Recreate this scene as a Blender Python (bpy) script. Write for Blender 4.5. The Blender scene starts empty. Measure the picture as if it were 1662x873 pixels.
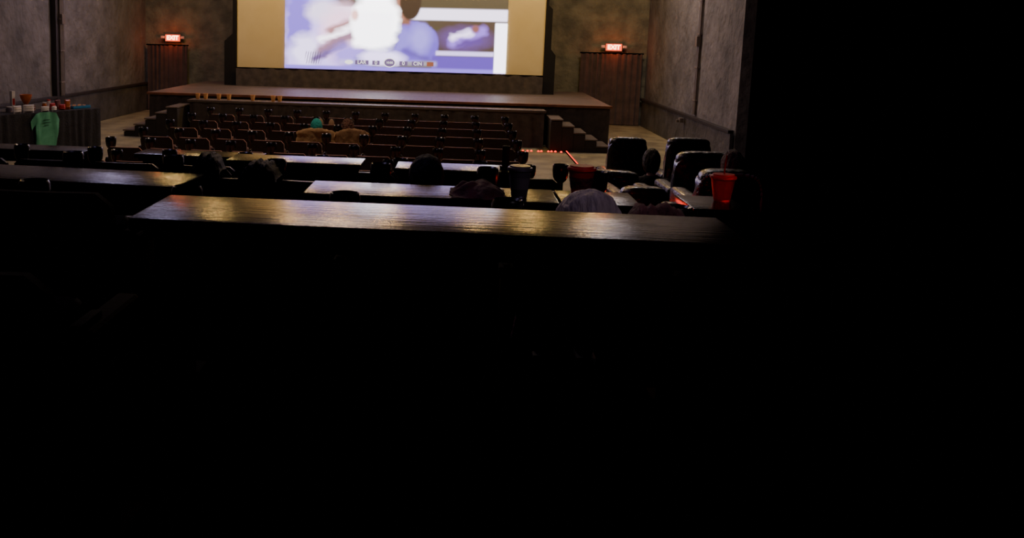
import bpy, bmesh, math, random
from mathutils import Vector, Matrix, noise
random.seed(7)
COL=bpy.context.scene.collection
# ------------------------------------------------------------ camera
F=1500.0; EYE=2.4
roll=0.0243; pitch=math.atan(211.6/F); yaw=math.atan(145/F*math.cos(pitch))
M=Matrix.Rotation(yaw,3,'Z')@Matrix.Rotation(-pitch,3,'X')
rgt=M@Vector((math.cos(roll),0,math.sin(roll))); up=M@Vector((-math.sin(roll),0,math.cos(roll))); fw=M@Vector((0,1,0))
cam=bpy.data.cameras.new("camera"); co=bpy.data.objects.new("camera",cam); COL.objects.link(co)
R=Matrix((rgt,up,-fw)).transposed().to_4x4(); co.matrix_world=Matrix.Translation((0,0,EYE))@R
VW,VC,VR=1662,831,436.5
cam.sensor_width=36; cam.lens=F/VW*36; cam.shift_x=(VC-600)/VW; cam.shift_y=-(VR-262)/VW
cam.clip_start=0.05; cam.clip_end=100
bpy.context.scene.camera=co
w=bpy.data.worlds.new("world"); bpy.context.scene.world=w; w.use_nodes=True
w.node_tree.nodes["Background"].inputs[0].default_value=(0,0,0,1)
w.node_tree.nodes["Background"].inputs[1].default_value=0
# ------------------------------------------------------------ materials
def mat(name,c,rough=.6,metal=0,c2=None,scale=5,bump=0,bscale=40,emit=None,es=0,coat=0,stretch=(1,1,1),trans=0,spec=.5,mn=.35,mx=.65,det=6,sheen=0):
    m=bpy.data.materials.new(name); m.use_nodes=True; nt=m.node_tree; b=nt.nodes["Principled BSDF"]
    b.inputs["Base Color"].default_value=(*c,1); b.inputs["Roughness"].default_value=rough; b.inputs["Metallic"].default_value=metal
    b.inputs["Specular IOR Level"].default_value=spec
    if coat: b.inputs["Coat Weight"].default_value=coat; b.inputs["Coat Roughness"].default_value=.12
    if trans: b.inputs["Transmission Weight"].default_value=trans
    if sheen: b.inputs["Sheen Weight"].default_value=sheen
    if emit: b.inputs["Emission Color"].default_value=(*emit,1); b.inputs["Emission Strength"].default_value=es
    tc=nt.nodes.new("ShaderNodeTexCoord"); mp=nt.nodes.new("ShaderNodeMapping"); mp.inputs["Scale"].default_value=stretch
    nt.links.new(tc.outputs["Object"],mp.inputs["Vector"])
    if c2 is None: c2=tuple(x*.75 for x in c)
    n=nt.nodes.new("ShaderNodeTexNoise"); n.inputs["Scale"].default_value=scale; n.inputs["Detail"].default_value=det
    nt.links.new(mp.outputs[0],n.inputs["Vector"])
    r=nt.nodes.new("ShaderNodeValToRGB"); r.color_ramp.elements[0].position=mn; r.color_ramp.elements[1].position=mx
    r.color_ramp.elements[0].color=(*c,1); r.color_ramp.elements[1].color=(*c2,1)
    nt.links.new(n.outputs["Fac"],r.inputs[0]); nt.links.new(r.outputs[0],b.inputs["Base Color"])
    if bump:
        n2=nt.nodes.new("ShaderNodeTexNoise"); n2.inputs["Scale"].default_value=bscale; n2.inputs["Detail"].default_value=8
        nt.links.new(mp.outputs[0],n2.inputs["Vector"])
        bp=nt.nodes.new("ShaderNodeBump"); bp.inputs["Strength"].default_value=bump; bp.inputs["Distance"].default_value=.05
        nt.links.new(n2.outputs["Fac"],bp.inputs["Height"]); nt.links.new(bp.outputs[0],b.inputs["Normal"])
    return m
M_wallB=mat("back_plaster",(.29,.27,.18),.9,c2=(.15,.145,.105),scale=2.6,bump=1,bscale=6,det=10)
M_wallS=mat("side_plaster",(.22,.21,.235),.85,c2=(.095,.094,.110),scale=1.5,bump=1,bscale=5,mn=.3,mx=.7,det=10)
M_base=mat("lower_wall_paint",(.10,.095,.11),.7,c2=(.05,.048,.057),scale=2,bump=.6,bscale=7)
M_trim=mat("rail_paint",(.035,.028,.03),.5)
M_floor=mat("concrete_floor",(.42,.37,.22),.5,c2=(.22,.19,.12),scale=2.2,bump=.3,bscale=12)
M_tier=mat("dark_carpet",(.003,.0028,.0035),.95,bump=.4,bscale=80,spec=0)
M_ceil=mat("black_ceiling",(.008,.008,.008),.95)
M_stage=mat("stage_boards",(.19,.15,.125),.5,c2=(.10,.078,.068),scale=2.5,bump=.25,bscale=14,stretch=(.35,4,1))
M_riser=mat("riser_paint",(.035,.029,.026),.8)
M_skirt=mat("stage_drape",(.10,.083,.072),.9,c2=(.06,.050,.045),scale=6)
M_edge=mat("orange_edge",(.36,.14,.06),.5,c2=(.2,.08,.04))
M_curt=mat("brown_curtain",(.13,.082,.072),.95,c2=(.08,.052,.047),scale=4,sheen=.2)
M_mask=mat("black_masking",(.006,.006,.007),.9)
M_screen=mat("screen_fabric",(.88,.76,.42),.75,c2=(.84,.72,.38),scale=2)
M_table=mat("black_lacquered_wood",(.005,.0045,.005),.18,c2=(.020,.015,.014),scale=6,bump=.08,bscale=8,stretch=(.5,6,1),mn=.5,mx=.8,spec=.42)
M_tleg=mat("black_steel",(.003,.003,.003),.95,spec=0)
M_back=mat("seat_back_vinyl",(.048,.026,.025),.40,c2=(.028,.016,.015),scale=7,bump=.15,bscale=30)
M_shell=mat("black_seat_shell",(.008,.007,.008),.42,bump=.08,bscale=60)
M_matte=mat("matte_black_vinyl",(.003,.003,.0035),.85,bump=.05,bscale=60,spec=.06)
M_cush=mat("maroon_upholstery",(.50,.20,.12),.7,sheen=.3,bump=.2,bscale=60)
M_plast=mat("glossy_black_plastic",(.008,.007,.008),.25,coat=.2)
M_leath=mat("black_leather",(.012,.010,.012),.26,bump=.45,bscale=18,coat=.3)
M_piping=mat("silver_grey_piping",(.25,.23,.26),.35)
M_skin=mat("skin",(.45,.25,.18),.55,c2=(.38,.2,.15),scale=12)
M_eye=mat("eye_white",(.6,.6,.6),.2)
M_iris=mat("eye_iris",(.05,.03,.02),.2)
M_hairG=mat("grey_lavender_hair",(.40,.31,.36),.6,c2=(.24,.18,.22),scale=9,bump=.35,bscale=18,stretch=(6,1.2,1.2),mn=.35,mx=.65)
M_hairB=mat("brown_curly_hair",(.28,.14,.08),.8,c2=(.10,.05,.03),scale=30,bump=1,bscale=45)
M_hairK=mat("black_hair",(.012,.009,.009),.5,bump=.8,bscale=30,stretch=(5,1,1))
M_hairP=mat("dusky_red_hair",(.12,.06,.065),.6,c2=(.05,.03,.035),scale=14,bump=.8,bscale=30,stretch=(5,1,1))
M_beanie=mat("teal_knit",(.02,.45,.36),.9,c2=(.012,.30,.24),scale=40,bump=.5,bscale=60)
M_tan=mat("tan_fleece",(.66,.44,.20),.9,c2=(.50,.32,.14),scale=7,bump=.3,bscale=12)
M_tan2=mat("dark_tan_fleece",(.52,.33,.15),.9,c2=(.38,.23,.11),scale=7,bump=.3,bscale=12)
M_dark=mat("dark_cloth",(.007,.006,.009),.8,bump=.5,bscale=30)
M_puff=mat("black_puffer_nylon",(.004,.0035,.005),.6,bump=.5,bscale=18,spec=.3)
M_maroon=mat("maroon_cloth",(.095,.012,.026),.8,c2=(.04,.006,.012),scale=10,bump=.6,bscale=20)
M_pink=mat("dusty_pink_cloth",(.26,.09,.10),.75,c2=(.12,.04,.05),scale=14,bump=.5,bscale=25)
M_jean=mat("dark_denim",(.02,.025,.045),.85,bump=.3,bscale=70)
M_boot=mat("tan_suede",(.42,.27,.14),.85,c2=(.3,.2,.1))
M_sole=mat("rubber_sole",(.03,.025,.02),.8)
M_cuptan=mat("orange_tan_paper",(1,.56,.20),.6,c2=(.9,.48,.16))
M_cupred=mat("red_plastic",(.98,.04,.04),.5,c2=(.88,.025,.03),trans=.7)
M_cupdred=mat("dark_red_plastic",(.65,.03,.04),.5,c2=(.5,.02,.03),trans=.5)
M_cupclear=mat("smoky_plastic",(.13,.105,.15),.3,c2=(.09,.075,.10),trans=.3)
M_white=mat("white_card",(.8,.77,.75),.6)
M_grey=mat("grey_print",(.13,.105,.14),.6)
M_red=mat("red_card",(.6,.03,.03),.5)
M_orange=mat("orange_glaze",(.65,.17,.04),.4,c2=(.35,.08,.02))
M_wood=mat("brown_wood",(.20,.09,.045),.5)
M_blue=mat("blue_plastic",(.03,.28,.6),.4)
M_bread=mat("baked_crust",(.6,.3,.12),.7,c2=(.4,.18,.06),scale=20)
M_green=mat("green_cotton",(.13,.50,.30),.85,c2=(.09,.40,.23),scale=8)
M_ink=mat("dark_green_ink",(.02,.14,.08),.8)
M_tcloth=mat("black_tablecloth",(.014,.014,.018),.85,c2=(.025,.025,.033),bump=.3,bscale=40)
M_metalbox=mat("painted_metal",(.20,.17,.16),.5)
M_ledr=mat("red_led",(.5,.02,.01),.4,emit=(1,.03,.01),es=3)
M_exitp=mat("exit_face",(.5,.05,.02),.4,emit=(1,.08,.015),es=2.2)
M_exitl=mat("exit_letters",(.9,.6,.4),.4,emit=(1,.70,.35),es=6)
M_lampglow=mat("warm_bulb",(.9,.7,.4),.4,emit=(1,.58,.15),es=14)
# ------------------------------------------------------------ mesh helpers
def link(o,parent=None,loc=(0,0,0),rot=(0,0,0)):
    COL.objects.link(o); o.location=loc; o.rotation_euler=rot
    if parent: o.parent=parent
    return o
def smooth(me,ang=35):
    for p in me.polygons: p.use_smooth=True
    try: me.set_sharp_from_angle(angle=math.radians(ang))
    except Exception: pass
def fin(name,bm,mats,parent=None,loc=(0,0,0),rot=(0,0,0),sm=True,ang=35):
    me=bpy.data.meshes.new(name); bmesh.ops.recalc_face_normals(bm,faces=bm.faces[:]); bm.to_mesh(me); bm.free()
    if not isinstance(mats,(list,tuple)): mats=[mats]
    for m in mats: me.materials.append(m)
    if sm: smooth(me,ang)
    return link(bpy.data.objects.new(name,me),parent,loc,rot)
def addbox(bm,c,s,bev=0,rot=None,mi=0,seg=2):
    r=bmesh.ops.create_cube(bm,size=1); vs=r["verts"]
    bmesh.ops.scale(bm,vec=s,verts=vs)
    if bev:
        es=list({e for v in vs for e in v.link_edges})
        rr=bmesh.ops.bevel(bm,geom=es,offset=bev,segments=seg,profile=.7,affect='EDGES')
        vs=list({v for f in rr["faces"] for v in f.verts}|{v for v in vs if v.is_valid})
    if rot: bmesh.ops.rotate(bm,cent=(0,0,0),matrix=rot,verts=vs)
    bmesh.ops.translate(bm,vec=c,verts=vs)
    for f in {f for v in vs for f in v.link_faces}: f.material_index=mi
    return vs
def lathe(bm,prof,seg=20,c=(0,0,0),mi=0,cap=True):
    rings=[]
    for r,z in prof:
        rings.append([bm.verts.new((c[0]+r*math.cos(2*math.pi*i/seg),c[1]+r*math.sin(2*math.pi*i/seg),c[2]+z)) for i in range(seg)])
    for a,b in zip(rings,rings[1:]):
        for i in range(seg):
            f=bm.faces.new((a[i],a[(i+1)%seg],b[(i+1)%seg],b[i])); f.material_index=mi
    if cap:
        bm.faces.new(rings[0][::-1]).material_index=mi; bm.faces.new(rings[-1]).material_index=mi
def tube(bm,pts,r,seg=8,mi=0):
    rings=[]; pts=[Vector(p) for p in pts]
    for i,p in enumerate(pts):
        d=(pts[min(i+1,len(pts)-1)]-pts[max(i-1,0)]).normalized()
        a=d.orthogonal().normalized() if abs(d.z)>.9 else d.cross(Vector((0,0,1))).normalized()
        b=d.cross(a)
        rr=r[i] if isinstance(r,(list,tuple)) else r
        rings.append([bm.verts.new(p+a*rr*math.cos(2*math.pi*k/seg)+b*rr*math.sin(2*math.pi*k/seg)) for k in range(seg)])
    for a,b in zip(rings,rings[1:]):
        for i in range(seg): bm.faces.new((a[i],a[(i+1)%seg],b[(i+1)%seg],b[i])).material_index=mi
    bm.faces.new(rings[0][::-1]).material_index=mi; bm.faces.new(rings[-1]).material_index=mi
def thing(o,label,cat,group=None):
    o["label"]=label; o["category"]=cat
    if group: o["group"]=group
    return o
def empty(name,loc=(0,0,0),rot=(0,0,0)):
    e=bpy.data.objects.new(name,None); e.empty_display_size=.1
    return link(e,None,loc,rot)
def dup(o,loc,rot=None,parent=None):
    c=o.copy(); COL.objects.link(c)
    if parent is None:
        c.location=loc
        if rot is not None: c.rotation_euler=rot
    else:
        c.parent=parent
    for ch in o.children: dup(ch,None,None,c)
    return c
def structure(name,c,s,m,bev=0):
    bm=bmesh.new(); addbox(bm,(0,0,0),s,bev)
    o=fin(name,bm,m,loc=c,sm=False); o["kind"]="structure"; return o
def pleat(name,wid,h,m,parent=None,loc=(0,0,0),rot=(0,0,0),n=10,amp=.035,res=6,flare=1.0,seed=0):
    bm=bmesh.new(); nx=n*res; nz=8; g=[]
    for j in range(nz+1):
        row=[]; z=h*j/nz
        for i in range(nx+1):
            u=i/nx; ph=u*n*2*math.pi+1.6*math.sin(u*9+seed)+.5*math.sin(u*23+j*.35)
            a=amp*(1+.5*math.sin(u*17+seed))*(flare+(1-flare)*j/nz)
            row.append(bm.verts.new(((u-.5)*wid,a*math.sin(ph)+.3*a*math.sin(ph*2.3+j*.3),z)))
        g.append(row)
    for j in range(nz):
        for i in range(nx): bm.faces.new((g[j][i],g[j][i+1],g[j+1][i+1],g[j+1][i]))
    ex=bmesh.ops.extrude_face_region(bm,geom=bm.faces[:])
    bmesh.ops.translate(bm,vec=(0,.01,0),verts=[v for v in ex["geom"] if isinstance(v,bmesh.types.BMVert)])
    return fin(name,bm,m,parent,loc,rot,ang=75)
# ------------------------------------------------------------ room
XL,XR,YB,ZC=-9.03,5.03,26.0,6.4
def grid_wall(name,p0,p1,z0,z1,nrm,m):
    bm=bmesh.new(); p0=Vector(p0); p1=Vector(p1); L=(p1-p0).length; n=max(2,int(L/.25)); k=max(2,int((z1-z0)/.25)); g=[]
    nv=Vector(nrm)
    for j in range(k+1):
        row=[]
        for i in range(n+1):
            p=p0.lerp(p1,i/n); q=Vector((p.x,p.y,z0+(z1-z0)*j/k))
            d=noise.noise(q*1.1)*.025 if 0<i<n else 0
            row.append(bm.verts.new(q+nv*d))
        g.append(row)
    for j in range(k):
        for i in range(n): bm.faces.new((g[j][i],g[j][i+1],g[j+1][i+1],g[j+1][i]))
    geo=bmesh.ops.extrude_face_region(bm,geom=bm.faces[:])
    bmesh.ops.translate(bm,vec=-nv*.2,verts=[v for v in geo["geom"] if isinstance(v,bmesh.types.BMVert)])
    o=fin(name,bm,m); o["kind"]="structure"; return o
grid_wall("wall_back",(XL-.2,YB,0),(XR+.2,YB,0),-.1,ZC,(0,-1,0),M_wallB)
grid_wall("wall_left",(XL,9,0),(XL,YB,0),-.1,ZC,(1,0,0),M_wallS)
grid_wall("wall_right",(XR,17.35,0),(XR,YB,0),-.1,ZC,(-1,0,0),M_wallS)
structure("ceiling",((XL+XR)/2,18.5,ZC+.05),(XR-XL+.4,17,.1),M_ceil)
structure("floor",(-3.29,17.85,-.1),(11.48,16.3,.2),M_floor)
structure("floor",(3.74,21.675,-.1),(2.58,8.65,.2),M_floor)
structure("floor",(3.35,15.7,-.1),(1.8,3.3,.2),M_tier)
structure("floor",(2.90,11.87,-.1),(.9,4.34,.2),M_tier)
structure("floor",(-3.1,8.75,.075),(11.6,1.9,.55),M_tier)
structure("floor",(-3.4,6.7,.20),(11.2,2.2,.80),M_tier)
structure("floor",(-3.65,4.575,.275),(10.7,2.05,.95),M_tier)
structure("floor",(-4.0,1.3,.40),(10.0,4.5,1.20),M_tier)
structure("baseboard_left",(XL+.05,17.5,.37),(.06,17,.74),M_base,.01)
structure("trim_1",(XL+.07,17.5,.77),(.10,17,.06),M_trim,.01)
structure("baseboard_right",(XR-.05,21.65,.35),(.06,8.5,.70),M_base,.01)
structure("trim_2",(XR-.07,21.65,.73),(.10,8.5,.06),M_trim,.01)
def conduit(x,y,side,zs,label):
    e=empty("conduit",(x,y,.8))
    for k in range(3):
        bm=bmesh.new(); tube(bm,[(0,(k-1)*.06,0),(0,(k-1)*.06,4.6)],.022,8); fin("pipe",bm,M_metalbox,e)
    bm=bmesh.new(); addbox(bm,(side*.02,0,zs-.8),(.09,.16,.22),.015); fin("junction_box",bm,M_metalbox,e)
    for z in (.3,1.0,1.7,2.4):
        bm=bmesh.new(); addbox(bm,(0,0,z),(.06,.22,.03),.005); fin("bracket",bm,M_metalbox,e)
    thing(e,label,"conduit")
structure("trim_4",(XL+.06,20.0,2.9),(.13,.42,5.6),M_trim,.02)
conduit(XL+.15,20.0,1,2.5,"bundled dark conduit with junction box on rough plaster wall")
conduit(XR-.04,20.3,-1,2.35,"painted conduit with junction box on dark plaster wall")
bm=bmesh.new(); addbox(bm,(0,0,0),(.08,.16,.10),.015); addbox(bm,(-.07,0,-.02),(.06,.05,.06),.01)
thing(fin("wall_outlet",bm,M_metalbox,loc=(XR-.16,20.9,.62)),"small grey metal outlet box on the wall rail","outlet")
# ------------------------------------------------------------ stage
st=empty("stage",(-1.9,20.5,0))
bm=bmesh.new()
for i in range(13): addbox(bm,(0,.26+.375*i,.87),(10.4,.37,.06),.006)
fin("stage_floor",bm,M_stage,st)
bm=bmesh.new(); addbox(bm,(0,.06,.875),(10.44,.07,.055),.01); fin("front_edge",bm,M_edge,st)
bm=bmesh.new(); addbox(bm,(0,2.5,.42),(10.2,4.7,.82),0); fin("stage_base",bm,M_mask,st,sm=False)
pleat("stage_skirt",10.36,.83,M_skirt,st,(0,.1,0),n=30,amp=.018,res=8,flare=1.5)
pleat("stage_skirt",4.75,.83,M_skirt,st,(5.17,2.5,0),(0,0,math.pi/2),n=16,amp=.018,res=8)
pleat("stage_skirt",4.75,.83,M_skirt,st,(-5.17,2.5,0),(0,0,math.pi/2),n=16,amp=.018,res=8)
thing(st,"wide low wooden stage with brown skirt below the screen","stage")
pf=empty("stage_platform",(-2.08,20.0,0))
bm=bmesh.new()
addbox(bm,(0,.27,.775),(7.85,.42,.05),.008)
fin("platform_top",bm,M_stage,pf)
bm=bmesh.new(); addbox(bm,(0,.03,.775),(7.87,.07,.05),.01); fin("front_edge",bm,M_stage,pf)
pleat("platform_skirt",7.8,.74,M_skirt,pf,(0,.05,0),n=24,amp=.02,res=8,flare=1.7,seed=2)
bm=bmesh.new(); addbox(bm,(0,.28,.37),(7.7,.36,.72)); fin("platform_base",bm,M_mask,pf,sm=False)
thing(pf,"narrow apron platform with dark drape along the stage front","platform")
def steps(x,y,d,label):
    e=empty("stage_steps",(x,y,0))
    for k in range(5):
        h=.66-.132*k
        bm=bmesh.new(); addbox(bm,(d*(.13+.24*k),0,h/2-.015),(.235,.95,h-.03)); fin("riser",bm,M_riser,e,sm=False)
        bm=bmesh.new(); addbox(bm,(d*(.135+.24*k),0,h),(.26,1.0,.03),.008); fin("tread",bm,M_stage,e)
    thing(e,label,"steps")
steps(1.90,19.93,1,"dark wooden steps beside the stage apron")
steps(-6.06,19.93,-1,"dark wooden steps at the stage end")
# ------------------------------------------------------------ screen
SX0,SX1,SZ0,SZ1,SY=-5.87,2.09,1.37,5.0,24.0
sc=empty("projection_screen",((SX0+SX1)/2,SY,.9))
sw=SX1-SX0
bm=bmesh.new(); addbox(bm,(0,.03,SZ0-.9+(SZ1-SZ0)/2),(sw,.03,SZ1-SZ0)); fin("screen_fabric",bm,M_screen,sc,sm=False)
IX0,IX1=-4.60,1.14; IW=IX1-IX0; IH=3.23
def E(u,v,cu,cv,ru,rv,s=.25):
    d=math.sqrt(((u-cu)/ru)**2+((v-cv)/rv)**2); return max(0,min(1,(1-d)/s+.5))
def Rr(u,v,a,b,c,d,s=3):
    return max(0,min(1,(u-a)/s+.5))*max(0,min(1,(b-u)/s+.5))*max(0,min(1,(v-c)/s+.5))*max(0,min(1,(d-v)/s+.5))
def Sg(u,v,x0,y0,x1,y1,w,s=2.5):
    dx,dy=x1-x0,y1-y0; t=max(0,min(1,((u-x0)*dx+(v-y0)*dy)/(dx*dx+dy*dy)))
    d=math.hypot(u-x0-t*dx,v-y0-t*dy); return max(0,min(1,(w-d)/s+.5))
def paint(u,v):
    wob=noise.noise(Vector((u/30,v/12,0)))*5; wob2=noise.noise(Vector((u/9,v/5,3)))*1.5
    U=u+wob+wob2; V=v+wob*.5+wob2
    c=Vector((.10,.08,.045))
    def mix(a,col):
        nonlocal c
        c=c.lerp(Vector(col),a)
    mix(Rr(u,v,-20,380,-120,-16,10),(1.3,1.05,2.5))  # out-of-view top of picture, brightened to throw lavender on room and tables
    mix(Rr(u,v,0,80,-100,20,20),(.75,.55,2.0))
    mix(Rr(u,v,45,358,13,31,3),(2.6,2.3,3.0))
    mix(Rr(U,v,0,95,20,116,14),(1.5,1.1,2.6))
    mix(E(U,V,22,46,20,56,.5),(.42,.26,1.5))
    mix(E(U,V,35,85,24,26,.7),(2.2,1.9,3.0))
    mix(E(U,V,62,20,26,18,.8),(2.0,1.7,2.4))
    mix(E(U,V,95,55,36,44,.6),(2.6,1.6,2.2))
    mix(Sg(U,V,60,84,118,52,9,12),(.62,.32,.50))
    mix(Sg(U,V,50,98,96,74,6,9),(.30,.17,.60))
    mix(Sg(U,V,72,52,128,30,5,9),(.80,.35,.38))
    mix(Sg(U,V,60,66,120,42,4,9),(3.8,3.5,4.0))
    mix(E(U,V,110,92,30,20,.7),(.75,.48,1.9))
    mix(E(u,V,206,66,43,33,.10),(.34,.22,1.35))
    mix(Rr(u,v,172,249,66,96,6)*E(u,V,206,72,46,40,.12),(.28,.16,1.2))
    mix(Sg(u,V,188,62,150,84,17,7),(.46,.33,1.5))
    mix(Sg(u,V,150,84,122,104,12,7),(.40,.28,1.3))
    mix(E(u,V,220,62,16,22,.9)*.8,(.72,.58,1.9))
    mix(Sg(u,V,196,82,232,92,3,8),(.18,.10,.70))
    mix(Sg(u,V,186,48,176,80,2,7),(.20,.12,.75))
    mix(Rr(u,v,185,204,18,40,6),(.42,.16,.12))
    mix(E(u,v,187,10,15,24,.25),(.70,.28,.20))
    mix(E(u,v,203,4,17,28,.18),(.03,.015,.015))
    mix(E(U,V,148,34,38,46,.30),(5.5,5.4,5.6))
    mix(Rr(U,V,112,176,20,76,10),(5.0,4.8,5.2))
    mix(E(U,V,160,94,34,12,.6),(2.4,2.0,3.4))
    mix(E(u,v,114,26,6,9,.8),(2.4,1.3,1.2))
    mix(Rr(u,v,252,340,33,80,4),(.10,.065,.05))
    mix(Rr(u,v,234,256,33,42,3),(.10,.07,.05))
    mix(E(U,V,292,60,34,16,1.2)*.7,(.30,.12,.85))
    mix(Sg(U,V,272,66,318,46,8,9),(.60,.30,1.6))
    mix(Sg(U,V,272,58,298,50,5,8),(2.4,2.0,3.0))
    mix(Sg(U,V,280,70,316,62,3,7),(.16,.06,.50))
    mix(E(u,v,308,44,6,6,.8),(.45,.15,.15))
    mix(Rr(u,v,246,338,80,87,3),(1.6,1.3,2.4))
    mix(Rr(u,v,240,340,88,113,3),(.20,.09,.85))
    mix(Rr(u,v,0,358,108,116,3),(.50,.32,1.7))
    mix(Rr(u,v,339,359,34,113,2),(4,3.8,4.4))
    mix(Rr(u,v,34,60,86,106,3)*max(0,math.sin(u*1.6+v*.3)),(.10,.06,.13))
    mix(Rr(u,v,90,248,97,105,5)*.35,(1.4,1.3,1.7))
    return c
bm=bmesh.new(); NX,NZ=300,170; cl=bm.loops.layers.float_color.new("Col"); g=[]
for j in range(NZ+1):
    g.append([bm.verts.new((IX0+IW*i/NX-(SX0+SX1)/2,-.002,1.39-.9+IH*j/NZ)) for i in range(NX+1)])
cc={}
for j in range(NZ):
    for i in range(NX):
        f=bm.faces.new((g[j][i],g[j][i+1],g[j+1][i+1],g[j+1][i]))
        for l,(a,b) in zip(f.loops,((i,j),(i+1,j),(i+1,j+1),(i,j+1))):
            if (a,b) not in cc:
                cc[(a,b)]=paint(358*a/NX,114-(IH*b/NZ)*62.5)
            q=cc[(a,b)]; l[cl]=(q.x,q.y,q.z,1)
mp=bpy.data.materials.new("projected_picture"); mp.use_nodes=True; nt=mp.node_tree; b=nt.nodes["Principled BSDF"]
at=nt.nodes.new("ShaderNodeAttribute"); at.attribute_name="Col"
b.inputs["Base Color"].default_value=(.12,.12,.12,1); nt.links.new(at.outputs["Color"],b.inputs["Emission Color"]); b.inputs["Emission Strength"].default_value=1.0
fin("projected_picture",bm,mp,sc,sm=False)
def text(body,size,m,parent,loc,rot=(math.pi/2,0,0),name="lettering",ext=.002,bold=0):
    t=bpy.data.curves.new("t",'FONT'); t.body=body; t.size=size; t.align_x='CENTER'; t.align_y='CENTER'; t.extrude=ext; t.offset=bold
    o=bpy.data.objects.new("t",t); COL.objects.link(o)
    dg=bpy.context.evaluated_depsgraph_get(); me=bpy.data.meshes.new_from_object(o.evaluated_get(dg))
    bpy.data.objects.remove(o); me.materials.clear(); me.materials.append(m)
    return link(bpy.data.objects.new(name,me),parent,loc,rot)
M_tw=mat("score_white",(.5,.5,.5),.5,emit=(1,.98,.95),es=1.8)
M_td=mat("score_dark",(.02,.02,.03),.5,emit=(.26,.17,.36),es=1)
M_to=mat("score_orange",(.3,.1,.02),.5,emit=(.55,.20,.12),es=.6)
def sx(u): return IX0+(u-462)/358*IW-(SX0+SX1)/2
zt=.49+.20
for u0,u1,m in ((578,600,M_td),(606,618,M_td),(650,663,M_td),(670,689,M_td),(694,705,M_to)):
    bm=bmesh.new(); addbox(bm,((sx(u0)+sx(u1))/2,-.012,zt),(sx(u1)-sx(u0),.006,.11),.002); fin("score_panel",bm,m,sc,sm=False)
text("LAR",.13,M_tw,sc,(sx(589),-.02,zt)); text("0",.14,M_tw,sc,(sx(612),-.02,zt)); text("0",.14,M_tw,sc,(sx(656.5),-.02,zt)); text("CIN",.13,M_tw,sc,(sx(679.5),-.02,zt))
bm=bmesh.new()
for k,(rr,yy) in enumerate(((.16,-.012),(.135,-.017))):
    vs=[bm.verts.new((sx(634)+rr*math.cos(a*math.pi/12),yy,zt+.01+rr*.75*math.sin(a*math.pi/12))) for a in range(24)]
    f=bm.faces.new(vs); f.material_index=k
fin("score_emblem",bm,[M_tw,M_td],sc,sm=False)
text("10:00",.08,M_tw,sc,(sx(634),-.022,zt+.01))
bm=bmesh.new(); vs=[bm.verts.new((sx(568)+.11*math.cos(a*math.pi/10),-.012,zt+.055*math.sin(a*math.pi/10))) for a in range(20)]; bm.faces.new(vs)
fin("score_emblem",bm,M_tw,sc,sm=False)
thing(sc,"wide cream projection screen showing a bright lavender football broadcast","screen")
def mask(pts,y,label):
    bm=bmesh.new(); vs=[bm.verts.new((x,0,z)) for x,z in pts]; f=bm.faces.new(vs)
    r=bmesh.ops.extrude_face_region(bm,geom=[f]); bmesh.ops.translate(bm,vec=(0,.12,0),verts=[v for v in r["geom"] if isinstance(v,bmesh.types.BMVert)])
    x0=pts[0][0]
    bmesh.ops.translate(bm,vec=(-x0,0,-.9),verts=bm.verts[:])
    o=fin("screen_masking_panel",bm,M_mask,loc=(x0,y,.902),sm=False); thing(o,label,"screen frame")
mask([(-5.88,.9),(-5.88,5.0),(-5.98,5.0),(-5.98,2.25),(-6.2,2.05),(-6.2,.9)],23.96,"black stepped masking panel on stage beside the screen")
mask([(2.1,.9),(2.1,5.0),(2.16,5.0),(2.16,3.15),(2.26,3.05),(2.26,2.05),(2.38,1.9),(2.38,.9)],23.96,"tall black masking panel on stage next to screen edge")
sk=empty("screen_skirt",((SX0+SX1)/2,23.86,.9)); 
pleat("drape",sw-.02,.47,M_skirt,sk,n=16,amp=.010,res=8,seed=5); 
bm=bmesh.new(); tube(bm,[(-sw/2,0,.475),(sw/2,0,.475)],.012); fin("rod",bm,M_tleg,sk)
thing(sk,"dark brown pleated skirt below the projection screen","drape")
def curtain(x0,x1,z0,z1,n,label):
    e=empty("doorway_curtain",((x0+x1)/2,25.82,z0))
    pleat("drape",x1-x0-.06,z1-z0,M_curt,e,n=n,amp=.020,res=10,flare=1.5,seed=x0)
    bm=bmesh.new(); tube(bm,[(-(x1-x0)/2,0,z1-z0+.01),((x1-x0)/2,0,z1-z0+.01)],.018); fin("curtain_rod",bm,M_tleg,e)
    thing(e,label,"curtain")
curtain(-8.95,-7.72,.02,1.86,8,"dark brown pleated curtain on rod below exit sign")
curtain(3.22,4.92,.02,1.95,11,"wide dark brown pleated curtain over exit doorway")
def exit_sign(x,z,label):
    e=empty("exit_sign",(x,25.85,z))
    bm=bmesh.new(); addbox(bm,(0,.04,0),(.46,.07,.22),.015); fin("housing",bm,M_metalbox,e)
    bm=bmesh.new(); addbox(bm,(0,0,0),(.42,.012,.18),.004); fin("face",bm,M_exitp,e)
    text("EXIT",.165,M_exitl,e,(0,-.012,0),ext=.003,bold=.006)
    for s in (-1,1):
        bm=bmesh.new(); addbox(bm,(s*.29,.0,.02),(.10,.06,.07),.015); fin("lamp_head",bm,M_white,e)
    thing(e,label,"exit sign")
exit_sign(-8.19,2.07,"glowing red exit sign with emergency lamp heads above curtain")
exit_sign(4.12,2.12,"glowing red exit sign with emergency lamp heads above curtain")
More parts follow.
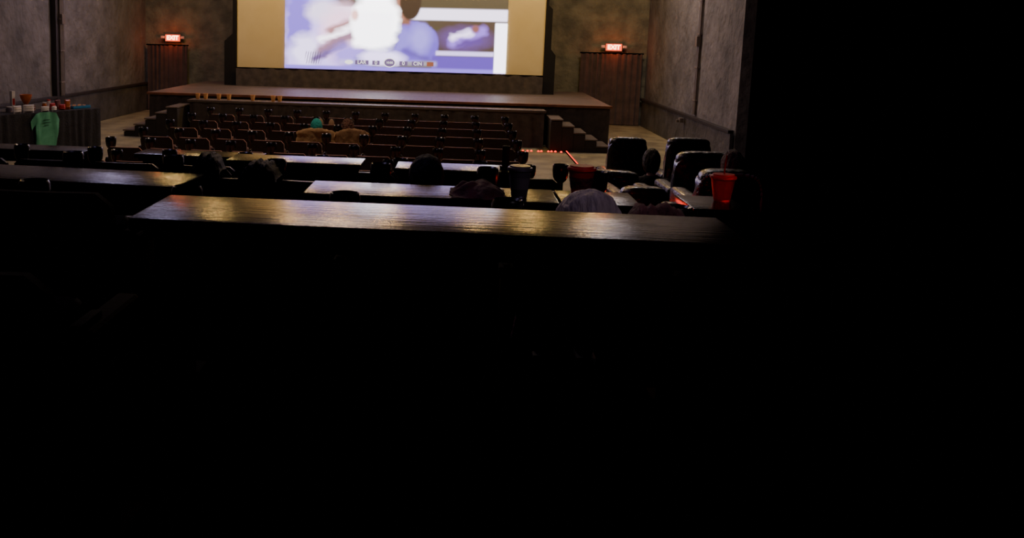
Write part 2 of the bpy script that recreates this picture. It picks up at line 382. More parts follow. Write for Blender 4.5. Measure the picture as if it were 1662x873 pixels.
# ------------------------------------------------------------ theatre seats
def seat(wd,cup=True,last=False,high=.84,dark=False):
    e=empty("theatre_seat")
    bw=wd-.07
    bm=bmesh.new(); n=12; g=[]
    for side in (0,1):
        rows=[]
        for j in range(11):
            t=j/10; z=.36+(high-.36)*t; y=-.16-.12*t
            row=[]
            for i in range(n+1):
                u=i/n*2-1
                zz=z-(max(0,abs(u)-.80)/.20)**2*.045*t**4
                xx=u*bw/2*(1-.08*(1-t)**2)
                yy=y+.035*(abs(u)**2)-(.03 if side==0 else -.045*(1-u**4)*math.sin(math.pi*min(1,t*.9+.1)))
                row.append(bm.verts.new((xx,yy,zz)))
            rows.append(row)
        g.append(rows)
    for side in (0,1):
        for j in range(10):
            for i in range(n):
                f=bm.faces.new((g[side][j][i],g[side][j][i+1],g[side][j+1][i+1],g[side][j+1][i]))
                f.material_index=0 if side==0 else 1
    for j in range(10):
        for i in (0,n): bm.faces.new((g[0][j][i],g[1][j][i],g[1][j+1][i],g[0][j+1][i])).material_index=1
    for i in range(n):
        bm.faces.new((g[0][10][i],g[0][10][i+1],g[1][10][i+1],g[1][10][i])).material_index=1
        bm.faces.new((g[0][0][i],g[0][0][i+1],g[1][0][i+1],g[1][0][i])).material_index=0
    fin("backrest",bm,[M_matte,M_matte] if not cup else ([M_shell,M_shell] if dark else [M_back,M_cush]),e,ang=50)
    bm=bmesh.new(); addbox(bm,(0,0,0),(bw*.92,.11,.40),.04,seg=3); 
    fin("seat",bm,[M_cush if not dark and cup else M_matte],e,(0,-.01,.50),(math.radians(14),0,0))
    sides=(-1,1) if last else (-1,)
    mm=M_shell if (cup and not dark) else M_matte
    for s in sides:
        x=s*wd/2
        bm=bmesh.new(); addbox(bm,(x,0,.02),(.06,.36,.04),.01); addbox(bm,(x,-.05,.33),(.035,.16,.60),.01); addbox(bm,(x,-.14,.52),(.03,.14,.34),.01,rot=None)
        fin("standard",bm,mm,e)
        bm=bmesh.new(); addbox(bm,(x,-.02,.645),(.065,.34,.05),.02,seg=3); fin("armrest",bm,M_plast if (cup and not dark) else M_matte,e)
        if cup:
            bm=bmesh.new(); addbox(bm,(x,-.05,.74),(.05,.06,.20),.015)
            lathe(bm,[(.028,.78),(.050,.80),(.064,.83),(.070,.88),(.070,.925),(.062,.94),(.052,.93),(.050,.86),(.02,.85)],20,(x,-.05,0))
            fin("cup_holder",bm,M_plast,e)
    return e
def seat_row(xs0,n,wd,y,z,group,label,cup=True,dark=False,first_cache={}):
    key=(round(wd,3),cup)
    for i in range(n):
        lastf=(i==n-1)
        k=key+(lastf,)
        loc=(xs0+wd*(i+.5),y,z)
        if k not in first_cache:
            s=seat(wd,cup,lastf,dark=dark); s.location=loc; first_cache[k]=s
        else: s=dup(first_cache[k],loc)
        thing(s,label,"seat",group)
lab="dark maroon cinema seat with black rounded cup holder arm"
for y in (16.65,15.45,14.25,13.0,11.75,10.55):
    seat_row(-4.55,10,.537,y,0,"cinema seats on the flat floor",lab)
lab2="black cinema seat with cup holder behind a counter table"
seat_row(-4.7,8,.7,8.15,.35,"cinema seats at the counter rows",lab2,dark=True)
seat_row(-4.0,7,.7,6.05,.60,"cinema seats at the counter rows",lab2,dark=True)
seat_row(-3.35,6,.715,4.05,.75,"cinema seats at the counter rows",lab2,dark=True)
for loc in ((-1.47,3.28,1.0),(-1.22,2.25,1.0)):
    s=seat(.66,False,True,.83); s.location=loc
    thing(s,"black high-backed seat beside the long glossy counter","seat")
# ------------------------------------------------------------ counters
def counter(x0,x1,y0,y1,z,zf,label,rotz=0):
    L=x1-x0; D=y1-y0; e=empty("counter_table",((x0+x1)/2,(y0+y1)/2,zf),(0,0,rotz)); h=z-zf
    bm=bmesh.new(); addbox(bm,(0,0,h-.022),(L,D,.044),.007); fin("table_top",bm,M_table,e)
    n=max(2,int(L/1.0)+1)
    for i in range(n):
        x=-L/2+.06+(L-.12)*i/(n-1)
        bm=bmesh.new(); addbox(bm,(x,0,(h-.044)/2+.01),(.05,.06,h-.066),.008); addbox(bm,(x,0,.015),(.07,D*.85,.03),.006); addbox(bm,(x,0,h-.058),(.05,D*.8,.026),.004)
        fin("leg",bm,M_tleg,e)
    bm=bmesh.new(); addbox(bm,(0,.08,h-.11),(L-.1,.02,.12),.003); fin("apron",bm,M_tleg,e)
    thing(e,label,"table","black counter tables")
counter(-1.11,.96,3.0,3.46,1.75,1.0,"long glossy black wooden counter reflecting warm lights")
counter(-.85,.56,5.02,5.45,1.5,.75,"glossy black counter holding a coat and tumbler")
counter(-4.4,-1.57,5.10,5.60,1.5,.75,"long worn black counter table with scuffed edges",math.radians(-3))
counter(.575,1.00,5.02,5.45,1.5,.75,"small black counter holding a dark red cup")
counter(1.27,1.57,5.02,5.45,1.5,.75,"small black counter holding a bright red cup")
counter(-1.85,-.76,7.2,7.58,1.35,.60,"black counter table catching lavender screen light")
counter(-.48,.44,7.1,7.48,1.35,.60,"short black counter table catching pale light")
counter(-3.3,-2.0,9.1,9.5,1.1,.35,"black counter table behind cinema seats")
counter(-5.3,-3.83,9.1,9.5,1.1,.35,"black counter table near the side aisle")
# ------------------------------------------------------------ merchandise table
ax=Vector((-8.3,15.4)); bx=Vector((-7.12,17.75)); dv=(bx-ax); L=dv.length; ang=math.atan2(dv.y,dv.x)
mid=(ax+bx)/2; nrm=Vector((-dv.y,dv.x)).normalized(); cen=mid+nrm*.30
mt=empty("merchandise_table",(cen.x,cen.y,0),(0,0,ang))
bm=bmesh.new(); addbox(bm,(0,0,.735),(L,.60,.03),.006); fin("table_top",bm,M_tcloth,mt)
pleat("tablecloth",L,.74,M_tcloth,mt,(0,-.315,.005),n=14,amp=.007,res=7,flare=1.6)
pleat("tablecloth",.6,.74,M_tcloth,mt,(L/2+.01,0,.005),(0,0,math.pi/2),n=5,amp=.007,res=6,flare=1.6)
for sx_ in (-1,1):
    for sy_ in (-1,1):
        bm=bmesh.new(); addbox(bm,(sx_*(L/2-.08),sy_*.22,.36),(.04,.04,.72),.005); fin("leg",bm,M_tleg,mt)
thing(mt,"folding table under black cloth with snacks and merchandise","table")
def onm(s,d):
    p=ax+dv.normalized()*s+nrm*d; return (p.x,p.y,.752)
bm=bmesh.new(); pts=[(-.20,0),(.20,0),(.21,.42),(.27,.32),(.30,.48),(.20,.62),(.08,.64),(0,.60),(-.08,.64),(-.20,.62),(-.30,.48),(-.27,.32),(-.21,.42)]
vs=[bm.verts.new((x*1.08,0,z)) for x,z in pts]; f=bm.faces.new(vs); bmesh.ops.triangulate(bm,faces=[f])
bmesh.ops.subdivide_edges(bm,edges=bm.edges[:],cuts=3,use_grid_fill=True)
for v in bm.verts: v.co.y=-.016*math.sin(v.co.x*30+v.co.z*2)-.008*math.sin(v.co.z*19+v.co.x*9)
r=bmesh.ops.extrude_face_region(bm,geom=bm.faces[:]); bmesh.ops.translate(bm,vec=(0,-.012,0),verts=[v for v in r["geom"] if isinstance(v,bmesh.types.BMVert)])
p=ax+dv.normalized()*1.26-nrm*.075
ts=fin("t_shirt",bm,M_green,loc=(p.x,p.y,.12),rot=(0,0,ang),ang=60)
bm=bmesh.new()
for k,wd in enumerate((.14,.18,.10)): addbox(bm,(0,-.034,.50-.05*k),(wd,.006,.012),.001)
fin("printed_design",bm,M_ink,ts)
thing(ts,"green cotton t-shirt hanging over black tablecloth","t-shirt")
def item(name,bm,m,s,d,label,cat,rz=0): 
    o=fin(name,bm,m,loc=onm(s,d),rot=(0,0,rz)); thing(o,label,cat); return o
bm=bmesh.new(); addbox(bm,(0,0,.19),(.07,.07,.38),.006); addbox(bm,(0,-.036,.18),(.05,.003,.12),0,mi=1)
item("paper_box",bm,[M_white,M_red],1.0,.52,"tall narrow white cardboard box with red print","box",ang)
bm=bmesh.new(); lathe(bm,[(.055,0),(.06,.01),(.03,.03),(.025,.08),(.035,.13)],18,mi=1); lathe(bm,[(.035,.13),(.07,.18),(.10,.25),(.115,.31),(.10,.31),(.09,.26),(.03,.16)],18)
item("goblet_bowl",bm,[M_orange,M_wood],1.22,.42,"orange and brown footed bowl on the merchandise table","bowl")
def packet(s,d,w_,h_,m,label,rz=0,tilt=0,cat="snack packet",name="snack_packet"):
    bm=bmesh.new(); bmesh.ops.create_grid(bm,x_segments=8,y_segments=8,size=.5)
    for v in bm.verts:
        x,y=v.co.x,v.co.y; k=(1-(2*x)**4)*(1-(2*y)**6)
        v.co=Vector((x*w_,-.04*k+.006*math.sin(y*30),(y+.5)*h_))
    r=bmesh.ops.extrude_face_region(bm,geom=bm.faces[:])
    for v in [v for v in r["geom"] if isinstance(v,bmesh.types.BMVert)]: v.co.y=-v.co.y+.004
    o=fin(name,bm,m,loc=onm(s,d),rot=(tilt,0,ang+rz)); thing(o,label,cat); return o
packet(.80,.12,.20,.14,M_white,"white snack packet on merchandise table",.2)
packet(1.03,.10,.20,.15,M_white,"crumpled white paper packet on merchandise table",-.3)
packet(1.20,.2,.14,.12,M_wood,"brown snack packet among white packets",.5)
packet(1.38,.08,.18,.10,M_white,"white folded packet beside white packets")
packet(1.73,.3,.13,.13,M_red,"red snack packet behind the green shirt",.2)
packet(1.84,.16,.12,.11,M_red,"red and brown snack packet",-.4)
packet(1.93,.40,.13,.18,M_pink,"pinkish clear snack bag",.1)
packet(2.0,.20,.12,.19,M_orange,"orange snack bag standing on merchandise table",-.2)
packet(1.6,.1,.14,.09,M_white,"small white packet above the green shirt",.4)
def jar(s,d,m,ml,label,r=.045,h=.12):
    bm=bmesh.new(); lathe(bm,[(r,0),(r,h*.75),(r*.8,h*.85),(r*.8,h)],16); lathe(bm,[(r*.85,h),(r*.85,h*1.15),(r*.3,h*1.17)],16,mi=1)
    item("jar",bm,[m,ml],s,d,label,"jar")
jar(1.66,.45,M_orange,M_white,"orange jar with white lid")
jar(1.80,.50,M_white,M_red,"white jar with red lid",.04,.16)
jar(.85,.42,M_grey,M_white,"grey tub with white lid",.06,.09)
tr=empty("serving_tray",onm(2.33,.32),(0,0,ang))
bm=bmesh.new(); addbox(bm,(0,0,.01),(.42,.30,.02),.004); 
for a,b_,c_,d_ in ((0,-.15,.42,.015),(0,.15,.42,.015),(-.21,0,.015,.30),(.21,0,.015,.30)): addbox(bm,(a,b_,.03),(c_,d_,.05),.004)
fin("tray",bm,M_blue,tr); thing(tr,"blue plastic tray of pastries","tray")
for k in range(6):
    bm=bmesh.new(); pts=[(.036*math.cos(t),.026*math.sin(t),0) for t in [i*.45 for i in range(12)]]
    tube(bm,pts,[.013+.008*math.sin(i*math.pi/11) for i in range(12)],8)
    q=Vector(onm(2.20+.13*(k%3),.255+.13*(k//3))); o=fin("pastry",bm,M_bread,loc=(q.x,q.y,.752+.044),rot=(0,0,ang)); thing(o,"golden brown curled pastry in blue tray","pastry","pastries in the blue tray")
# ------------------------------------------------------------ cups
def papercup(name,mts,r,h,loc,lid=False,straw=False,label="",group=None,band=True):
    e=empty(name,loc)
    bm=bmesh.new(); lathe(bm,[(r*.66,0),(r*.68,.004),(r*.98,h*.97),(r*1.06,h*.98),(r*1.06,h),(r*.94,h),(r*.64,.012),(r*.1,.01)],28)
    fin("cup_body",bm,mts[0],e)
    if band:
        bm=bmesh.new(); lathe(bm,[(r*.66+r*.32*.32,h*.32),(r*.66+r*.32*.74,h*.74)],28,cap=False)
        bmesh.ops.scale(bm,vec=(1.03,1.03,1),verts=bm.verts[:]); fin("printed_band",bm,mts[1],e)
    if lid:
        bm=bmesh.new(); lathe(bm,[(r*1.08,h),(r*1.10,h+.006),(r*1.06,h+.014),(r*.92,h+.016),(r*.88,h+.024),(r*.2,h+.025)],28); fin("lid",bm,mts[2],e)
    if straw:
        bm=bmesh.new(); tube(bm,[(0,0,h*.3),(.004,0,h+.05),(.01,0,h+.13)],.004); fin("straw",bm,M_red,e)
    thing(e,label,"cup",group)
    return e
c0=papercup("paper_cup",[M_cuptan,M_cuptan],.055,.13,(-5.83,20.2,.80),label="orange-tan paper cup standing on the stage apron",group="paper cups on the stage apron",band=False)
for x in (-5.65,-5.35,-5.12,-4.58,-4.12,-3.97):
    o=dup(c0,(x,20.2,.80)); thing(o,"orange-tan paper cup standing on the stage apron","cup","paper cups on the stage apron")
papercup("tumbler",[M_cupclear,M_grey,M_cupclear],.064,.155,(.35,5.15,1.5),True,False,"smoky grey plastic tumbler with printed band and lid")
papercup("drink_cup",[M_cupdred,M_maroon,M_cupdred],.074,.155,(.70,5.25,1.5),True,False,"dark red drink cup with lid on black counter")
papercup("drink_cup",[M_cupred,M_red,M_cupred],.066,.13,(1.49,5.3,1.5),True,True,"bright red drink cup with lid and straw",band=False)
bm=bmesh.new(); addbox(bm,(0,0,.012),(.09,.06,.024),.004); addbox(bm,(0,0,.10),(.06,.012,.16),.003)
thing(fin("menu_stand",bm,M_shell,loc=(.38,7.3,1.35)),"small black menu stand on counter","menu stand")
# ------------------------------------------------------------ red LEDs
bm=bmesh.new(); addbox(bm,(0,0,.012),(.05,4.2,.024),.006); addbox(bm,(0,0,.026),(.022,4.2,.01),.003,mi=1)
thing(fin("led_strip",bm,[M_tleg,M_ledr],loc=(2.25,17.3,0)),"glowing red strip light along the aisle floor","strip light")
bm=bmesh.new(); lathe(bm,[(.026,0),(.023,.015),(.014,.026),(.004,.03)],12)
l0=None
for i in range(13):
    x=.95+.1*i+random.uniform(-.03,.03); 
    if l0 is None: l0=fin("floor_light",bm,M_ledr,loc=(x,19.35,0)); o=l0
    else: o=dup(l0,(x,19.35+random.uniform(-.03,.03),0))
    thing(o,"tiny glowing red floor light before the stage","floor light","red floor lights before the stage")
# ------------------------------------------------------------ people
def skinned(verts,edges,rad,root=0,sub=2):
    me=bpy.data.meshes.new("s"); me.from_pydata([tuple(v) for v in verts],edges,[]); o=bpy.data.objects.new("s",me); COL.objects.link(o)
    md=o.modifiers.new("k",'SKIN'); md.use_smooth_shade=True
    for i,sv in enumerate(me.skin_vertices[0].data):
        sv.radius=rad[i] if isinstance(rad[i],tuple) else (rad[i],rad[i]); sv.use_root=(i==root)
    s=o.modifiers.new("b",'SUBSURF'); s.levels=sub; s.render_levels=sub
    dg=bpy.context.evaluated_depsgraph_get(); m2=bpy.data.meshes.new_from_object(o.evaluated_get(dg))
    bpy.data.objects.remove(o); return m2
def person(loc,headz,label,hair,top,hairstyle="short",sc_=1.0,feet=None,armsout=0,hat=None,leg=M_jean,seatz=.45,rot=0,hy=-.05,hk=1.26):
    s=sc_; hz=headz-.12*s
    sh=hz-.26*s; hip=Vector((0,.12,seatz+.09))
    V=[hip,Vector((0,.04,(hip.z*.55+sh*.45))),Vector((0,hy-.02,sh-.03)),Vector((0,hy-.01,sh+.06*s)),Vector((0,hy,hz-.06*s))]
    Rd=[(.15*s,.12*s),(.14*s,.11*s),(.15*s,.10*s),(.055*s,.055*s),(.055*s,.06*s)]
    Ed=[(0,1),(1,2),(2,3),(3,4)]
    tips=[]
    for sd in (-1,1):
        b=len(V)
        V+= [Vector((sd*.17*s,hy-.02,sh-.01)),Vector((sd*(.22+armsout)*s,hy+.08,sh-.25*s+armsout*.5)),Vector((sd*.17*s,hy+.30*s,sh-.27*s)),Vector((sd*.165*s,hy+.38*s,sh-.27*s))]
        Rd+=[.062*s,.047*s,.034*s,(.036*s,.022*s)]
        Ed+=[(2,b),(b,b+1),(b+1,b+2),(b+2,b+3)]; tips.append((sd,V[-1]))
        b=len(V); ft=feet if feet else (.50*s,.07)
        kn=Vector((sd*.11*s,hip.y+.42*s,hip.z+.03)) if not feet else Vector((sd*.10,hip.y+.38*s,hip.z+.12))
        an=Vector((sd*.10*s,ft[0]+.06,ft[1]+.03)); 
        V+=[hip+Vector((sd*.09*s,.02,0)),kn,an,an+Vector((0,.13*s if not feet else .03,-.03 if not feet else .10*s))]
        Rd+=[.085*s,.06*s,.042*s,.035*s]; Ed+=[(0,b),(b,b+1),(b+1,b+2),(b+2,b+3)]
    me=skinned(V,Ed,Rd,0)
    bm=bmesh.new(); bm.from_mesh(me)
    for f in bm.faces: f.material_index=1
    for sd,t in tips:
        fv=[];fr=[]
        for k in range(4):
            x=t.x+(k-1.5)*.019*s; ln=(.06,.07,.066,.05)[k]*s
            fv+=[Vector((x,t.y-.01,t.z)),Vector((x,t.y+.03*s,t.z+.004)),Vector((x,t.y+.03*s+ln*.5,t.z-.008)),Vector((x,t.y+.03*s+ln*.8,t.z-.03))]
            fr+=[.009*s]*3+[.007*s]
        fv+=[Vector((t.x-sd*.02,t.y-.02,t.z)),Vector((t.x-sd*.045*s,t.y+.02,t.z-.008)),Vector((t.x-sd*.05*s,t.y+.05*s,t.z-.02))]; fr+=[.012*s,.010*s,.008*s]
        idx=0
        for ch in (4,4,4,4,3):
            mm=skinned(fv[idx:idx+ch],[(i,i+1) for i in range(ch-1)],fr[idx:idx+ch],0,1); idx+=ch
            n0=len(bm.faces); bm.from_mesh(mm); bm.faces.ensure_lookup_table()
            for f in bm.faces[n0:]: f.material_index=0
    for f in bm.faces:
        c=f.calc_center_median()
        if any((c-t).length<.07*s for _,t in tips): f.material_index=0
        if c.z>sh+.07*s: f.material_index=0
        elif c.z<hip.z+.06 and c.y>hip.y-.02 : f.material_index=f.material_index if f.material_index==0 else 2
    hc=Vector((0,hy+.02,hz))
    r=bmesh.ops.create_uvsphere(bm,u_segments=32,v_segments=24,radius=1)
    for v in r["verts"]:
        x,y,z=v.co; X=x*.078;Y=y*.098;Z=z*.12
        if z<0: X*=1+.38*z; Y*=1+.20*z if y<0 else 1+.05*z
        if y>0:
            Y+=.028*math.exp(-((X/.011)**2+((Z+.012)/.018)**2))
            Y+=.008*math.exp(-((X/.03)**2+((Z+.058)/.010)**2))
            Y-=.012*math.exp(-(((abs(X)-.032)/.016)**2+((Z-.010)/.014)**2))
            Y+=.008*math.exp(-((Z+.095)/.015)**2-(X/.025)**2)
        v.co=Vector((X,Y,Z))*s+hc
    for f in {f for v in r["verts"] for f in v.link_faces}: f.material_index=0
    for sd in (-1,1):
        r=bmesh.ops.create_uvsphere(bm,u_segments=12,v_segments=8,radius=1)
        for v in r["verts"]: v.co=Vector((sd*.078+v.co.x*.010,v.co.y*.018-.005,v.co.z*.032-.005))*s+hc
        for mi,rad,off in ((3,.013,.081),(4,.007,.090)):
            r=bmesh.ops.create_uvsphere(bm,u_segments=10,v_segments=8,radius=rad*s)
            for v in r["verts"]: v.co+=Vector((sd*.032,off,.010))*s+hc
            for f in {f for v in r["verts"] for f in v.link_faces}: f.material_index=mi
    body=fin("person",bm,[M_skin,top,leg,M_eye,M_iris],loc=loc,rot=(0,0,rot),ang=60)
    def shell(name,m,k,front,low,amp,fr,shift=(0,0,0),flat=1.15,strand=0):
        bm=bmesh.new(); r=bmesh.ops.create_uvsphere(bm,u_segments=120 if strand else 48,v_segments=36,radius=1)
        kill=[]
        for v in bm.verts:
            x,y,z=v.co; 
            if (y>front and z<.35+ (y-front)*.6) or z<low: kill.append(v)
            d=1+amp*noise.noise(Vector((x,y,z))*fr)+amp*.5*noise.noise(Vector((x,y,z))*fr*2.3)
            if strand:
                a=math.atan2(y,x); d+=(strand*noise.noise(Vector((a*9,z*1.2+a,2)))+strand*.6*noise.noise(Vector((a*22,z*1.5,7))))*(1-max(0,z)**2)
            zz=z*.12*k*d*(1.0 if z>0 else flat)
            if z>0: zz=z*.12*d*(1.12 if k>1.3 else k)
            v.co=(Vector((x*.078*k*d*(1.05),y*.098*k*d,zz))+Vector(shift))*s+hc
        bmesh.ops.delete(bm,geom=kill,context='VERTS')
        ex=bmesh.ops.extrude_face_region(bm,geom=bm.faces[:])
        for v in [v for v in ex["geom"] if isinstance(v,bmesh.types.BMVert)]: v.co=hc+(v.co-hc)*.93
        return fin(name,bm,m,body,ang=70)
    if hairstyle=="curly": shell("hair",hair,1.28,.35,-.6,.22,5)
    elif hairstyle=="bob": shell("hair",hair,hk,.3,-.85,.06,3,strand=.035)
    elif hairstyle=="hood": shell("hood",top,1.42,.45,-1.1,.05,3,(0,-.01,0))
    else: shell("hair",hair,1.12,.3,-.45,.06,4)
    if hat=="beanie":
        shell("beanie",M_beanie,1.26,.95,.02,.03,6,(0,0,.005))
        bm=bmesh.new()
        lathe(bm,[(.100*s,-.03),(.110*s,-.02),(.110*s,.025),(.098*s,.035)],28,cap=False); bmesh.ops.scale(bm,vec=(.93,1.13,1),verts=bm.verts[:]); bmesh.ops.translate(bm,vec=hc+Vector((0,0,.0)),verts=bm.verts[:]); fin("beanie_cuff",bm,M_beanie,body)
    bm=bmesh.new(); bm.from_mesh(me)
    bmesh.ops.delete(bm,geom=[v for v in bm.verts if v.co.z>sh+.09*s or (v.co.z<hip.z+.05 and v.co.y>hip.y-.04) or any((v.co-t).length<.09*s for _,t in tips)],context='VERTS')
    bm.normal_update()
    for v in bm.verts: v.co+=v.normal*(.022*s+.008*noise.noise(v.co*14))
    fin("jacket",bm,top,body,ang=60)
    for sd in (-1,1):
        an=Vector((sd*.10*s,(feet[0] if feet else .5*s)+.06,(feet[1] if feet else .07)+.03))
        bm=bmesh.new()
        r=bmesh.ops.create_uvsphere(bm,u_segments=16,v_segments=12,radius=1)
        if feet:
            for v in r["verts"]: v.co=Vector((v.co.x*.052,v.co.y*.05,v.co.z*.11+.05))+an
            addbox(bm,an+Vector((0,.048,.05)),(.09,.02,.21),.008,mi=1)
        else:
            for v in r["verts"]: v.co=Vector((v.co.x*.05,v.co.y*.14+.06,max(-.035,v.co.z*.06)))*s+an+Vector((0,0,-.03))
            addbox(bm,an+Vector((0,.06*s,-.08)),(.09*s,.27*s,.025),.008,mi=1)
        fin("shoe",bm,[M_boot if feet else M_dark,M_sole],body)
    thing(body,label,"person"); return body
person((-2.21,14.22,0),1.00,"seated person in teal knit beanie and tan coat",M_hairB,M_tan,"short",.92,feet=(.98,.74),hat="beanie",seatz=.20,hy=-.02)
person((-1.72,14.22,0),1.01,"seated person with curly brown hair and tan coat",M_hairB,M_tan2,"curly",.92,seatz=.22,hy=-.02)
person((.58,4.07,.75),.975,"seated person with grey lavender hair and dusty pink top",M_hairG,M_pink,"bob",1.10,seatz=.25,hy=-.06,hk=1.6)
person((-.20,6.1,.60),.99,"seated person wearing a dark hood",M_hairK,M_dark,"hood",1.0,seatz=.28,hy=-.06)
person((2.32,11.3,0),1.06,"person with dark hair seated in a black armchair",M_hairK,M_dark,"bob",1.0,seatz=.34,hy=-.05)
person((2.48,8.6,.35),1.04,"person with reddish hair seated beside armchair",M_hairP,M_dark,"bob",.95,seatz=.38,hy=-.05)
# ------------------------------------------------------------ draped coats
def drape(name,loc,wd,front,back,thick,m,label,rotz=0,seed=0,puffy=False,rag=.05,cat="coat"):
    bm=bmesh.new(); nu=28; nv=24; g=[]
    for j in range(nv+1):
        t=j/nv; Lt=front+back+.12; d=t*Lt
        if d<back: y=-thick; z=-(back-d)
        elif d<back+.12:
            a=(d-back)/.12*math.pi; y=-thick*math.cos(a); z=.03*math.sin(a)
        else: y=thick; z=-(d-back-.12)
        row=[]
        for i in range(nu+1):
            u=i/nu*2-1
            q=Vector((u*3+seed,t*4,seed)); nn=noise.noise(q); n2=noise.noise(q*2.5)
            amp=rag*(.4+abs(t-.5)*1.6)
            yy=y+(nn*amp+n2*amp*.5)*(-1 if y<0 else 1)
            if y<0: yy-=abs(nn)*amp
            else: yy+=abs(nn)*amp
            if puffy: yy+=(-1 if y<0 else 1)*.03*abs(math.sin(z*38)); 
            zz=z*(1+.18*nn)+.02*n2-(abs(u)**3)*.06
            if puffy: zz+=.05*math.cos(u*1.5)
            row.append(bm.verts.new((u*wd/2*(1+.06*n2)*(.75+.25*min(1,max(0,-z)/.12) if puffy else 1),yy,zz)))
        g.append(row)
    for j in range(nv):
        for i in range(nu): bm.faces.new((g[j][i],g[j][i+1],g[j+1][i+1],g[j+1][i]))
    bmesh.ops.solidify(bm,geom=bm.faces[:],thickness=.02)
    o=fin(name,bm,m,loc=loc,rot=(0,0,rotz),ang=70); thing(o,label,cat); return o
drape("coat",(-2.17,13.99,.87),.60,.15,.18,.06,M_tan,"tan fleece coat draped over cinema seat back",seed=1,rag=.03)
drape("coat",(-1.61,13.99,.88),.50,.15,.24,.06,M_tan2,"darker tan fleece coat draped over cinema seat back",seed=4,rag=.03)
drape("puffer_jacket",(-1.60,5.79,1.52),.26,.15,.36,.09,M_puff,"black puffer jacket draped over cinema seat",seed=2,puffy=True)
drape("puffer_jacket",(-1.26,5.79,1.48),.34,.15,.34,.10,M_puff,"bulky black quilted jacket draped over cinema seat",seed=6,puffy=True)
drape("coat",(.82,3.80,1.70),.24,.15,.2,.06,M_pink,"dusty pink coat draped over seat beside grey-haired person",seed=9)
bm=bmesh.new(); bmesh.ops.create_grid(bm,x_segments=46,y_segments=46,size=1)
for v in bm.verts:
    x,y=v.co.x,v.co.y; rr=min(1,math.sqrt(x*x+y*y)); 
    h=max(0,1-rr**2.5)*.06+abs(noise.noise(Vector((x*1.5+y,y*2.2-x,1))))*.05*(1-rr**4)
    v.co=Vector((x*.15*(1+.2*noise.noise(Vector((y*2,0,5)))),y*.17*(1+.2*noise.noise(Vector((x*2,3,5)))),h+.004))
r=bmesh.ops.extrude_face_region(bm,geom=bm.faces[:])
for v in [v for v in r["geom"] if isinstance(v,bmesh.types.BMVert)]: v.co.z=.001
thing(fin("coat",bm,M_maroon,loc=(.12,5.20,1.5),ang=70),"crumpled maroon coat lying on black counter","coat")
# ------------------------------------------------------------ armchairs
def armchair(loc,wd,h,label,rz=0,pipe=False):
    e=empty("armchair",loc,(0,0,rz)); w2=wd/2
    bm=bmesh.new(); 
    bmesh.ops.create_cube(bm,size=1); bmesh.ops.subdivide_edges(bm,edges=bm.edges[:],cuts=11,use_grid_fill=True)
    for v in bm.verts:
        x,y,z=v.co*2
        p=(abs(x)**5+abs(z)**5)**(1/5); k=max(abs(x),abs(z)); 
        sc2=(k/p) if p>0 else 1
        x*=sc2; z*=sc2
        yb=y*.12*(1-.6*max(abs(x),abs(z))**5)+(.03*math.sin(z*9) if y>0 else 0)
        if y<0: yb-=.02*math.cos(z*7)*(1-abs(x)**4)
        v.co=Vector((x*(w2-.02),yb-.30-.10*(z+1)/2,.30+(h-.30)*(z+1)/2))
    fin("backrest",bm,M_leath,e,ang=60)
    bm=bmesh.new()
    bmesh.ops.create_cube(bm,size=1); bmesh.ops.subdivide_edges(bm,edges=bm.edges[:],cuts=7,use_grid_fill=True)
    for v in bm.verts:
        x,y,z=v.co*2; q=Vector((x,y,z)); n6=(abs(x)**4+abs(y)**4+abs(z)**4)**.25; q*=max(abs(x),abs(y),abs(z))/n6 if n6 else 1
        v.co=Vector((q.x*(w2-.04),-.38+q.y*.11,h-.06+q.z*.10))
    fin("headrest",bm,M_leath,e,ang=60)
    bm=bmesh.new(); bmesh.ops.create_cube(bm,size=1); bmesh.ops.subdivide_edges(bm,edges=bm.edges[:],cuts=7,use_grid_fill=True)
    for v in bm.verts:
        x,y,z=v.co*2
        v.co=Vector((x*(w2-.12),y*.30+.08,.36+z*.09*(1-.5*max(abs(x),abs(y))**8)))
    fin("seat",bm,M_leath,e,ang=60)
    for s_ in (-1,1):
        bm=bmesh.new(); addbox(bm,(s_*(w2-.07),.05,.30),(.14,.66,.56),.06,seg=4); fin("armrest",bm,M_leath,e)
    bm=bmesh.new(); addbox(bm,(0,.04,.14),(wd-.22,.6,.22),.02); addbox(bm,(0,.04,.02),(wd-.3,.5,.04),.01); fin("base",bm,M_shell,e)
    if pipe:
        bm=bmesh.new(); P=[]
        for i in range(60):
            a=i/59*math.pi; 
            x=-(w2-.01)*math.copysign(abs(math.cos(a))**.45,math.cos(a)); z=.55+(h-.53)*abs(math.sin(a))**.5
            P.append((x,-.50-.03*(z-.5),z))
        tube(bm,P,[.010+.006*math.sin(i*2.1) for i in range(60)],8); fin("piping",bm,M_piping,e)
    thing(e,label,"armchair","black leather armchairs")
armchair((2.26,12.95,0),.56,1.04,"black leather armchair with rounded padded back")
armchair((3.05,12.95,0),.62,1.06,"black leather armchair with rounded padded back")
armchair((2.44,9.55,.35),.72,.93,"tall black leather armchair with padded back")
armchair((2.01,7.45,.60),.48,.80,"black leather armchair with pale corded edging",pipe=True)
armchair((1.83,10.85,0),.62,.88,"black leather armchair beside the aisle",rz=-.2)
armchair((1.72,9.2,.35),.50,.62,"low black leather footrest chair by the aisle",rz=.1)
armchair((1.40,6.75,.60),.46,.60,"low black leather armchair beside small counter",rz=-.15)
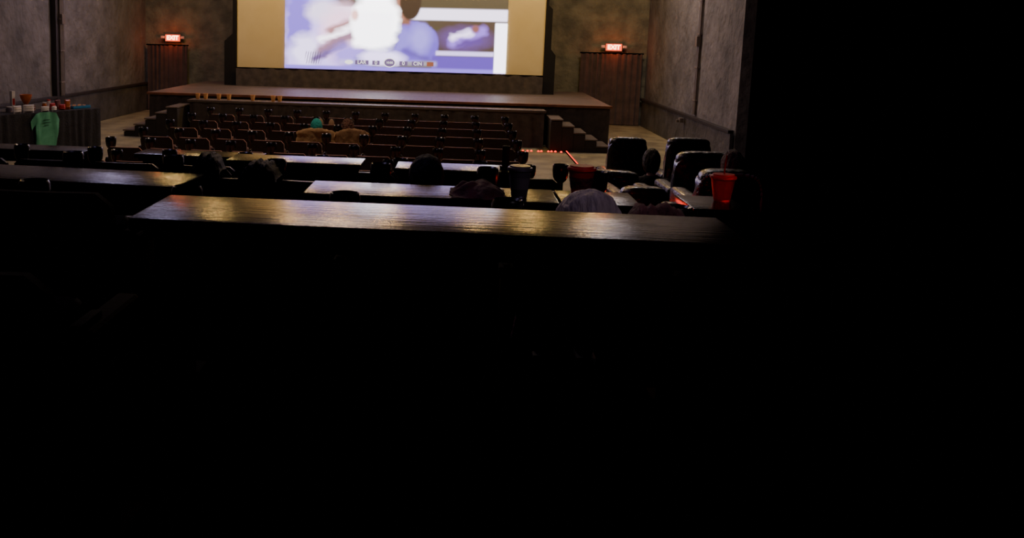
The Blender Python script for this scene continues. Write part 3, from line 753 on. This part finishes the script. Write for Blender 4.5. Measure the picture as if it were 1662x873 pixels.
for (x,y,z,l) in ((1.72,12.2,0,"low black side table beside armchair"),):
    e=empty("side_table",(x,y,z))
    bm=bmesh.new(); addbox(bm,(0,0,.62),(.42,.42,.03),.008); fin("table_top",bm,M_table,e)
    bm=bmesh.new(); lathe(bm,[(.17,0),(.17,.02),(.03,.04),(.025,.60),(.06,.605)],20); fin("pedestal",bm,M_tleg,e)
    thing(e,l,"side table")
# ------------------------------------------------------------ pendant lamps and added fill lights
bm=bmesh.new(); lathe(bm,[(.13,.0),(.15,.02),(.15,.30),(.06,.38),(.03,.95)],20,cap=False)
l0=None
for x in (-6.3,-4.3,-3.0,-1.7,.58,1.95,3.5):
    e=empty("ceiling_lamp",(x,21.6,5.4))
    if l0 is None:
        h0=fin("lamp_housing",bm,M_tleg,e); l0=h0
        b2=bmesh.new(); bmesh.ops.create_uvsphere(b2,u_segments=16,v_segments=10,radius=.09); g0=fin("bulb",b2,M_lampglow,e)
    else:
        for q in (h0,g0):
            c=q.copy(); c.parent=e; COL.objects.link(c)
    thing(e,"black pendant stage lamp with warm bulb","lamp","warm pendant lamps above the stage")
    ld=bpy.data.lights.new("warm_light",'POINT'); ld.energy=88; ld.color=(1,.62,.20); ld.shadow_soft_size=.13
    link(bpy.data.objects.new("warm_light",ld),None,(x,21.6,5.24))
def pl(loc,en,col,r=.1):
    ld=bpy.data.lights.new("light",'POINT'); ld.energy=en; ld.color=col; ld.shadow_soft_size=r
    link(bpy.data.objects.new("light",ld),None,loc)
def al(loc,en,col,size,rot=(0,0,0)):
    ld=bpy.data.lights.new("fill_light",'AREA'); ld.energy=en; ld.color=col; ld.size=size  # unseen overhead fill, added to lift seats, walls and tables
    link(bpy.data.objects.new("fill_light",ld),None,loc,rot)
def sp(loc,tgt,en,col,ang_,r=.1):
    ld=bpy.data.lights.new("fill_spot",'SPOT'); ld.energy=en; ld.color=col; ld.spot_size=math.radians(ang_); ld.spot_blend=.6; ld.shadow_soft_size=r
    o=link(bpy.data.objects.new("fill_spot",ld),None,loc); o.rotation_euler=(Vector(tgt)-Vector(loc)).to_track_quat('-Z','Y').to_euler()
pl((-8.19,25.6,2.05),6,(1,.12,.03)); pl((4.12,25.6,2.1),6,(1,.12,.03))
pl((2.2,12.6,.25),3,(1,.05,.02)); pl((1.5,8.4,.9),1.5,(1,.05,.02),.05); pl((1.05,6.3,1.3),2,(1,.04,.02),.05)
sp((1.8,3.6,3.2),(1.48,5.3,1.56),22,(1,.22,.18),8,.03)     # added unseen spots that redden and brighten the two cups
sp((1.1,3.6,3.2),(.70,5.25,1.60),9,(1,.22,.18),9,.03)
al((-2,13.0,6.2),120,(1,.70,.55),1.5)
al((-2.5,7.0,6.0),22,(.62,.50,1),1.5)
al((-7.6,20.5,6.2),55,(.74,.64,1),.8)
al((3.8,21.0,6.2),85,(.95,.82,.85),.8)
sp((2.2,2.2,4.6),(.72,4.3,1.65),55,(1,.80,.95),24)  # added unseen spot that brightens the grey hair from behind
